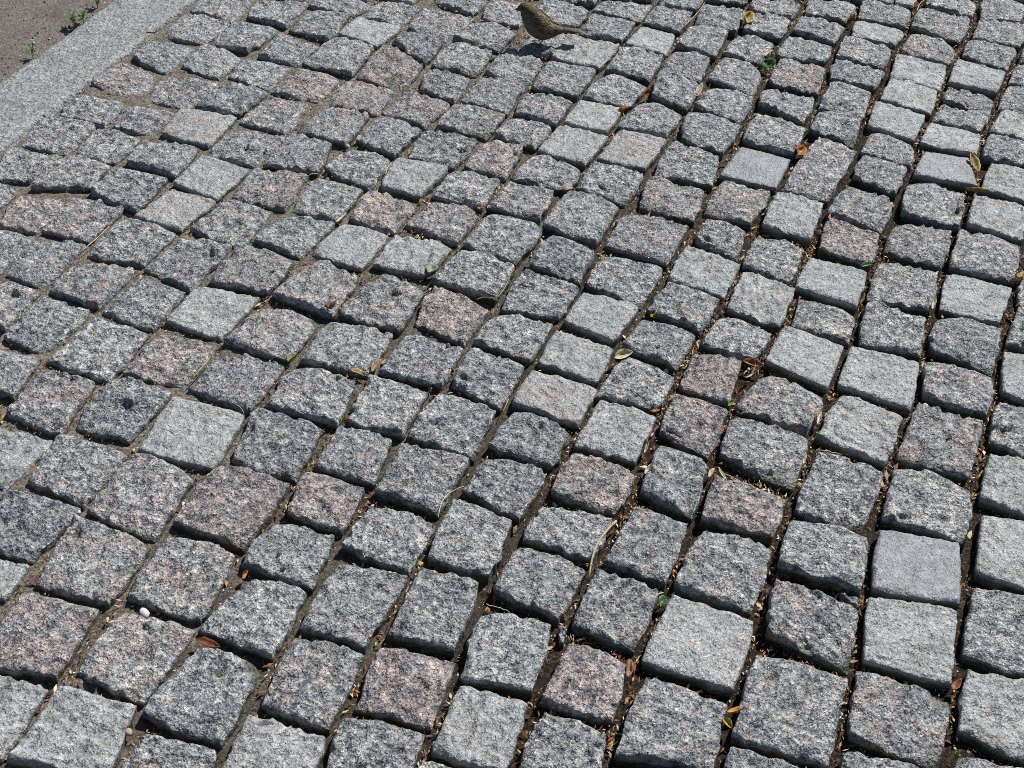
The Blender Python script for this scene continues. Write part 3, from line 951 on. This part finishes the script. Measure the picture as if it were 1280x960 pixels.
# ------------------------------------------------------------------ litter in the joints
DEB = [plain('husk_tan', (.42, .30, .17), .6), plain('husk_brown', (.16, .085, .045), .6), plain('husk_red', (.24, .085, .04), .6), plain('husk_dark', (.05, .032, .022), .7), plain('husk_cream', (.62, .53, .38), .5), plain('husk_ochre', (.45, .27, .08), .5)]
n = 380000
lu = KERB_IN + rng.random(n) * 2.75; lv = .55 + rng.random(n) * 3.1
lp = lu[:, None] * U + lv[:, None] * V
lp = lp[in_joint(lp)]
q3 = np.column_stack([lp, np.zeros(len(lp))])
dens = np.clip((kerb_u(lp) - .15) / 1.2, .05, 1) * np.clip(.55 + vnoise(q3 * 7 + 11) * .9 + vnoise(q3 * 26) * .5, .04, 1)
lp = lp[rng.random(len(lp)) < dens * .9]
n = len(lp)
L = rng.uniform(.003, .0100, n) * np.where(rng.random(n) < .12, 1.8, 1); Wd = L * rng.uniform(.14, .45, n)
# along the joint more often than across it
ang = np.where(rng.random(n) < .6, R(71) + rng.normal(0, .45, n), rng.random(n) * 3.1416)
zb = bed_height(lp) + rng.uniform(.0005, .0075, n)
ca, sa = np.cos(ang), np.sin(ang)
tl = rng.normal(0, .38, n) * L
lx = np.array([-.5, 0, .5, 0])[None] * L[:, None]; ly = np.array([0, .5, 0, -.5])[None] * Wd[:, None]
lz = np.stack([-tl * .5, np.abs(Wd) * rng.uniform(-.5, .7, n), tl * .5, np.zeros(n)], 1) + zb[:, None]
X = lx * ca[:, None] - ly * sa[:, None] + lp[:, :1]; Y = lx * sa[:, None] + ly * ca[:, None] + lp[:, 1:]
v = np.stack([X, Y, lz], -1).reshape(-1, 3)
f = (np.array([(0, 3, 1), (1, 3, 2)])[None] + (np.arange(n) * 4)[:, None, None]).reshape(-1, 3)
lit = mesh_obj('litter', v, f, DEB, smooth=False)
mi = rng.choice(6, n, p=[.20, .28, .19, .17, .09, .07]).astype(np.int32)
lit.data.polygons.foreach_set('material_index', np.repeat(mi, 2))
tag(lit, kind='stuff', label='brown husks and plant scraps caught in the joints between stones')
# sand grains in the joints
n = 110000
lu = KERB_IN + rng.random(n) * 2.75; lv = .55 + rng.random(n) * 3.1
lp = lu[:, None] * U + lv[:, None] * V
lp = lp[in_joint(lp)]
lp = lp[rng.random(len(lp)) < .75]
sg = scatter_grains('sand', lp, bed_height(lp), .0006, .0026, GRAIN[:4])
tag(sg, kind='stuff', label='coarse sand grains lying in the joints')

# ------------------------------------------------------------------ single leaves, straws, seedlings, pebbles
LC = {'orange': (.38, .15, .04), 'ochre': (.30, .20, .06), 'green': (.05, .13, .04), 'cream': (.55, .48, .35), 'yellow': (.46, .33, .06), 'rust': (.20, .075, .035),
      'palegreen': (.22, .32, .20), 'lime': (.20, .27, .07), 'tan': (.36, .25, .13), 'paleyellow': (.52, .48, .28), 'rustorange': (.30, .11, .045), 'peach': (.45, .26, .16), 'yelloworange': (.48, .25, .045)}
LM = {k: plain('leaf_' + k, c, .45, .3, .25, 220) for k, c in LC.items()}
def blade(nl, nw, length, width, curl, cup, rg):
    t = np.linspace(0, 1, nl); s = np.linspace(-1, 1, nw)
    Tm, Sm = np.meshgrid(t, s, indexing='ij')
    prof = np.sin(np.pi * np.clip(Tm, .015, .985) ** .85) ** .75
    x = (Tm - .5) * length; y = Sm * prof * width / 2
    y = y + .12 * width * np.sin(Tm * 3.1)
    z = curl * length * .35 * ((Tm - .5) * 2) ** 2 + cup * width * .5 * np.abs(Sm) ** 1.5 * prof
    z = z + rg.normal(0, length * .02, (nl, 1)) + rg.normal(0, .012 * length, z.shape)
    v = np.stack([x, y, z], -1).reshape(-1, 3)
    i = np.arange(nl * nw).reshape(nl, nw)
    f = np.stack([i[:-1, :-1], i[1:, :-1], i[1:, 1:], i[:-1, 1:]], -1).reshape(-1, 4)
    return v, f
def in_stone(p):
    return bool(inside_any(np.array([p]), -.004)[0])
for i, (ax, ay, bx, by, wr, cname, curl, label) in enumerate(LEAVES):
    rg = np.random.default_rng(300 + i)
    a = np.array([ax, ay]) / 1000; b = np.array([bx, by]) / 1000
    length = np.linalg.norm(b - a); c = (a + b) / 2
    length = min(length * .85, .055)
    if cname == 'cream': wr *= .62
    v, f = blade(9, 5, length, max(length * wr, .003), curl * 1.1, rg.uniform(.4, 1.2), rg)
    on = in_stone(c)
    o = mesh_obj('fallen_leaf', v, f, LM[cname], loc=(*c, .005 if on else -.003))
    o.rotation_euler = (rg.normal(0, .5), rg.normal(0, .2), math.atan2(b[1] - a[1], b[0] - a[0]))
    so = o.modifiers.new('thickness', 'SOLIDIFY'); so.thickness = .0004
    tag(o, label, 'leaf', 'fallen leaves and husks on the paving')

def tube(pts, radii, nseg=6):
    pts = np.array(pts, float); v = []; f = []
    for k, p in enumerate(pts):
        d = pts[min(k + 1, len(pts) - 1)] - pts[max(k - 1, 0)]; d = d / (np.linalg.norm(d) + 1e-9)
        up = np.array([0, 0, 1.0]) if abs(d[2]) < .9 else np.array([1.0, 0, 0])
        s1 = np.cross(d, up); s1 /= np.linalg.norm(s1); s2 = np.cross(s1, d)
        for j in range(nseg):
            an = 2 * math.pi * j / nseg
            v.append(p + radii[k] * (s1 * math.cos(an) + s2 * math.sin(an)))
    for k in range(len(pts) - 1):
        for j in range(nseg):
            f.append((k * nseg + j, k * nseg + (j + 1) % nseg, (k + 1) * nseg + (j + 1) % nseg, (k + 1) * nseg + j))
    f.append(tuple(range(nseg))[::-1]); f.append(tuple((len(pts) - 1) * nseg + j for j in range(nseg)))
    return v, f
SM = {'straw': plain('dry_straw', (.62, .54, .36), .5), 'grass': plain('grass_blade', (.32, .36, .10), .5), 'stick': plain('dry_stick', (.42, .33, .21), .7)}
for i, (ax, ay, bx, by, rad, kind, bend, label) in enumerate(STRAWS):
    rg = np.random.default_rng(700 + i)
    a = np.array([ax, ay]) / 1000; b = np.array([bx, by]) / 1000
    d = b - a; nrm = np.array([-d[1], d[0]]); Ln = np.linalg.norm(d); c = (a + b) / 2
    sgn = rg.choice([-1, 1]); pts = []
    mid_in = in_stone(c)
    for t in np.linspace(0, 1, 9):
        q = a + d * t + nrm * (bend * .02) * math.sin(math.pi * t) * sgn - c
        pts.append((q[0], q[1], (.006 if mid_in else .001) + .004 * math.sin(math.pi * t) + rg.normal(0, .0006)))
    v, f = tube(pts, [rad * .001 * (1 - .45 * t) for t in np.linspace(0, 1, 9)])
    o = mesh_obj('straw' if kind != 'stick' else 'stick', v, f, SM[kind], loc=(*c, 0))
    tag(o, label, 'straw' if kind != 'stick' else 'stick', 'dry straws and stems on the paving')

SEED = plain('seedling_green', (.085, .19, .045), .5, .35, .25, 400)
STEM = plain('seedling_stem', (.20, .13, .07), .6)
def seedling(x, y, hgt, nl, label, i, group, base_z):
    rg = np.random.default_rng(900 + i)
    root = bpy.data.objects.new('seedling', None); col.objects.link(root); root.location = (x / 1000, y / 1000, base_z)
    tag(root, label, 'plant', group)
    lean = rg.normal(0, .12, 2)
    pts = [(lean[0] * t * hgt, lean[1] * t * hgt, t * hgt * .85) for t in np.linspace(0, 1, 5)]
    v, f = tube(pts, [.0009, .0008, .0007, .0006, .0004])
    mesh_obj('stem', v, f, STEM, root)
    for k in range(nl):
        t = .3 + .7 * (k + .5) / nl
        ln = hgt * rg.uniform(.34, .55)
        v, f = blade(6, 3, ln, ln * rg.uniform(.32, .5), -.25, .3, rg)
        v[:, 0] += ln * .5
        az = k * 2.4 + rg.normal(0, .3); el = rg.uniform(.25, 1.0)
        rot = np.array(Euler((0, -el, az)).to_matrix())
        v = v @ rot.T + np.array([lean[0] * t * hgt, lean[1] * t * hgt, t * hgt * .85])
        mesh_obj('leaf', v, f, SEED, root)
for i, (x, y, h, nl, label) in enumerate(WEEDS):
    seedling(x, y, h, nl, label, i, 'seedlings in the soil along the kerb', float(soil_height(np.array([[x / 1000, y / 1000]]))[0]) - .002)
for i, (x, y, h, nl, label) in enumerate(SPROUTS):
    seedling(x, y, h, nl, label, 20 + i, 'sprouts in the joints', -.010)

PEB = [plain('pebble_white', (.62, .60, .55), .6), plain('pebble_white_small', (.62, .60, .55), .6), plain('pebble_grey', (.30, .31, .32), .6), plain('pebble_pink', (.40, .30, .26), .6)]
for i, (x, y, s, label) in enumerate(PEBBLES):
    rg = np.random.default_rng(40 + i)
    th = np.linspace(0, math.pi, 9); ph = np.linspace(0, 2 * math.pi, 13)[:-1]
    v = []; 
    for t in th:
        for p_ in ph:
            v.append((math.sin(t) * math.cos(p_), math.sin(t) * math.sin(p_), math.cos(t)))
    v = np.array(v); v = v * (1 + .18 * vnoise(v * 1.4 + i * 9)[:, None] + .06 * vnoise(v * 4 + i)[:, None]) * s / 2 * np.array([1.0, .75, .55])
    idx = np.arange(9 * 12).reshape(9, 12)
    f = [(idx[a, b], idx[a + 1, b], idx[a + 1, (b + 1) % 12], idx[a, (b + 1) % 12]) for a in range(8) for b in range(12)]
    o = mesh_obj('pebble', v, [tuple(int(q) for q in t) for t in f], PEB[i], loc=(x / 1000, y / 1000, -.006 + s * .1))
    o.rotation_euler = (0, 0, rg.random() * 3)
    tag(o, label, 'pebble', 'pebbles in the joints')

# ------------------------------------------------------------------ the bird
def bird_mat():
    m = NT('bird_plumage')
    tc = m.n('TexCoord'); p = tc.outputs['Object']
    xyz = m.n('SeparateXYZ'); m.l(p, xyz.inputs[0])
    st = m.n('Mapping'); m.l(p, st.inputs[0]); st.inputs['Rotation'].default_value = (0, R(38), 0); st.inputs['Scale'].default_value = (60, 330, 330)
    n1 = m.noise(st.outputs[0], 1.0, 3, .6)
    n2 = m.noise(p, 120, 3)
    back = m.ramp(n1, [(.38, (.026, .020, .008)), (.52, (.075, .056, .022)), (.68, (.19, .14, .06))])
    belly = m.ramp(n2, [(.3, (.065, .060, .052)), (.7, (.12, .11, .098))])
    # upper side against under side, measured across the sloping body
    k = m.math('MULTIPLY_ADD', xyz.outputs[0], .62, m.math('MULTIPLY', xyz.outputs[2], .79))
    f = m.n('MapRange'); m.l(m.math('MULTIPLY_ADD', n2, .012, k), f.inputs[0]); f.inputs[1].default_value = .034; f.inputs[2].default_value = .046
    m.l(m.mix(f.outputs[0], belly, back), m.b.inputs['Base Color'])
    m.b.inputs['Roughness'].default_value = .8
    m.l(m.bump(n1, .7, .0015), m.b.inputs['Normal'])
    return m.mat
PLUM = bird_mat()
WING = NT('bird_wing'); 
_tc = WING.n('TexCoord'); _mp = WING.n('Mapping'); WING.l(_tc.outputs['Object'], _mp.inputs[0]); _mp.inputs['Rotation'].default_value = (0, R(36), 0); _mp.inputs['Scale'].default_value = (35, 420, 420)
_n = WING.noise(_mp.outputs[0], 1.0, 2, .5)
WING.l(WING.ramp(_n, [(.42, (.014, .010, .006)), (.5, (.06, .042, .018)), (.60, (.27, .20, .085))]), WING.b.inputs['Base Color'])
WING.b.inputs['Roughness'].default_value = .7
WING.l(WING.bump(_n, .8, .0015), WING.b.inputs['Normal'])
WING = WING.mat
BEAK = plain('bird_beak', (.045, .035, .03), .4); EYE = plain('bird_eye', (.008, .006, .006), .08, .05); LEG = plain('bird_leg', (.20, .11, .08), .6)

def loft(sections, nseg=18):
    """sections: (x, z, half width, half height) along the spine in the bird's own upright plane"""
    s = np.array(sections, float)
    t = np.arange(len(s)); tt = np.linspace(0, len(s) - 1, (len(s) - 1) * 4 + 1)
    def cr(col_):
        o = []
        for q in tt:
            i = min(int(q), len(s) - 2); f = q - i
            p0, p1, p2, p3 = col_[max(i - 1, 0)], col_[i], col_[i + 1], col_[min(i + 2, len(s) - 1)]
            o.append(.5 * (2 * p1 + (p2 - p0) * f + (2 * p0 - 5 * p1 + 4 * p2 - p3) * f * f + (3 * p1 - p0 - 3 * p2 + p3) * f ** 3))
        return np.array(o)
    x, z, w, h = (cr(s[:, k]) for k in range(4))
    w = np.maximum(w, .0004); h = np.maximum(h, .0004)
    dx, dz = np.gradient(x), np.gradient(z); ln = np.hypot(dx, dz); dx, dz = dx / ln, dz / ln
    v = []; f = []
    for k in range(len(tt)):
        for j in range(nseg):
            an = 2 * math.pi * j / nseg
            up = math.cos(an) * h[k]; sd_ = math.sin(an) * w[k]
            v.append((x[k] - dz[k] * up, sd_, z[k] + dx[k] * up))
    for k in range(len(tt) - 1):
        for j in range(nseg):
            f.append((k * nseg + j, k * nseg + (j + 1) % nseg, (k + 1) * nseg + (j + 1) % nseg, (k + 1) * nseg + j))
    f.append(tuple(range(nseg))[::-1]); f.append(tuple((len(tt) - 1) * nseg + j for j in range(nseg)))
    return v, f

bird = bpy.data.objects.new('bird', None); col.objects.link(bird)
bird.location = (.021, 2.885, .001)
bird.rotation_euler = (0, 0, R(4))
tag(bird, 'small brown sparrow-like bird standing on the cobblestones, seen from its shaded side', 'bird')
mm = .001
secs = [(-50.5, 84, 3.5, 3.6), (-46, 85.5, 8, 8.5), (-37, 85.5, 14, 15), (-27, 76, 18, 19.5), (-17, 62, 22, 25), (-5, 47, 25, 28.5), (10, 36, 24, 26.5), (27, 33, 18, 18.5), (44, 34, 11, 10.5), (60, 34.5, 8.5, 5.4), (78, 34, 8.8, 2.8), (97, 31.5, 10, 1.6)]
secs = [tuple(q * mm for q in s) for s in secs]
v, f = loft(secs)
body = mesh_obj('body', v, f, PLUM, bird)
ring = np.array(v).reshape(-1, 18, 3)
v, f = loft([tuple(q * mm for q in s) for s in [(-48.5, 83.5, 4.2, 4.4), (-53, 82.6, 2.7, 2.9), (-58, 80.6, .5, .5)]], 10)
mesh_obj('beak', v, f, BEAK, bird)
for sgn in (-1, 1):
    # folded wing: a shell hugging the flank from the shoulder to the root of the tail
    nl, nw = 17, 8; vv = []
    for a in range(nl):
        t = a / (nl - 1)
        r_ = 13.5 + t * 20.5                       # ring index along the body
        i0 = int(r_); fr = r_ - i0
        wid = math.sin(math.pi * min(1, .18 + .74 * t)) ** .7
        mid = .95 - .12 * t
        for b in range(nw):
            s_ = b / (nw - 1) * 2 - 1
            an = (mid + s_ * .68 * wid) / (2 * math.pi) * 18
            j0 = int(an); fj = an - j0
            p_ = (1 - fr) * ((1 - fj) * ring[i0, j0 % 18] + fj * ring[i0, (j0 + 1) % 18]) + fr * ((1 - fj) * ring[i0 + 1, j0 % 18] + fj * ring[i0 + 1, (j0 + 1) % 18])
            ce = (1 - fr) * ring[i0].mean(0) + fr * ring[i0 + 1].mean(0)
            p_ = p_ + (p_ - ce) / np.linalg.norm(p_ - ce) * .0026 * (1 - .6 * s_ * s_)
            vv.append((p_[0], sgn * abs(p_[1]), p_[2]))
    idx = np.arange(nl * nw).reshape(nl, nw)
    f = [tuple(int(q) for q in (idx[a, b], idx[a + 1, b], idx[a + 1, b + 1], idx[a, b + 1])) for a in range(nl - 1) for b in range(nw - 1)]
    o = mesh_obj('wing', vv, f, WING, bird); so = o.modifiers.new('thickness', 'SOLIDIFY'); so.thickness = .002; so.offset = 0
    # eye
    th = np.linspace(0, math.pi, 7); ph = np.linspace(0, 2 * math.pi, 11)[:-1]
    ev = np.array([(math.sin(t) * math.cos(p_), math.sin(t) * math.sin(p_), math.cos(t)) for t in th for p_ in ph]) * .0021 + np.array([-.0425, sgn * .0098, .0885])
    idx = np.arange(70).reshape(7, 10)
    f = [tuple(int(q) for q in (idx[a, b], idx[a + 1, b], idx[a + 1, (b + 1) % 10], idx[a, (b + 1) % 10])) for a in range(6) for b in range(10)]
    mesh_obj('eye', ev, f, EYE, bird)
    # leg with four toes
    y0 = sgn * 9
    v, f = tube([np.array(q) * mm for q in [(10, y0, 22), (8, y0, 13), (0, y0 * 1.02, 1.6)]], [.0034, .0016, .0012], 8)
    lg = mesh_obj('leg', v, f, LEG, bird)
    for dx_, dy_ in ((-14, -4), (-16, 0), (-14, 4), (9, 0)):
        v, f = tube([np.array(q) * mm for q in [(0, y0, 1.4), (dx_ * .5, y0 + dy_ * .6, 1.8), (dx_, y0 + dy_, .5)]], [.0011, .0009, .0004], 6)
        mesh_obj('toe', v, f, LEG, lg)
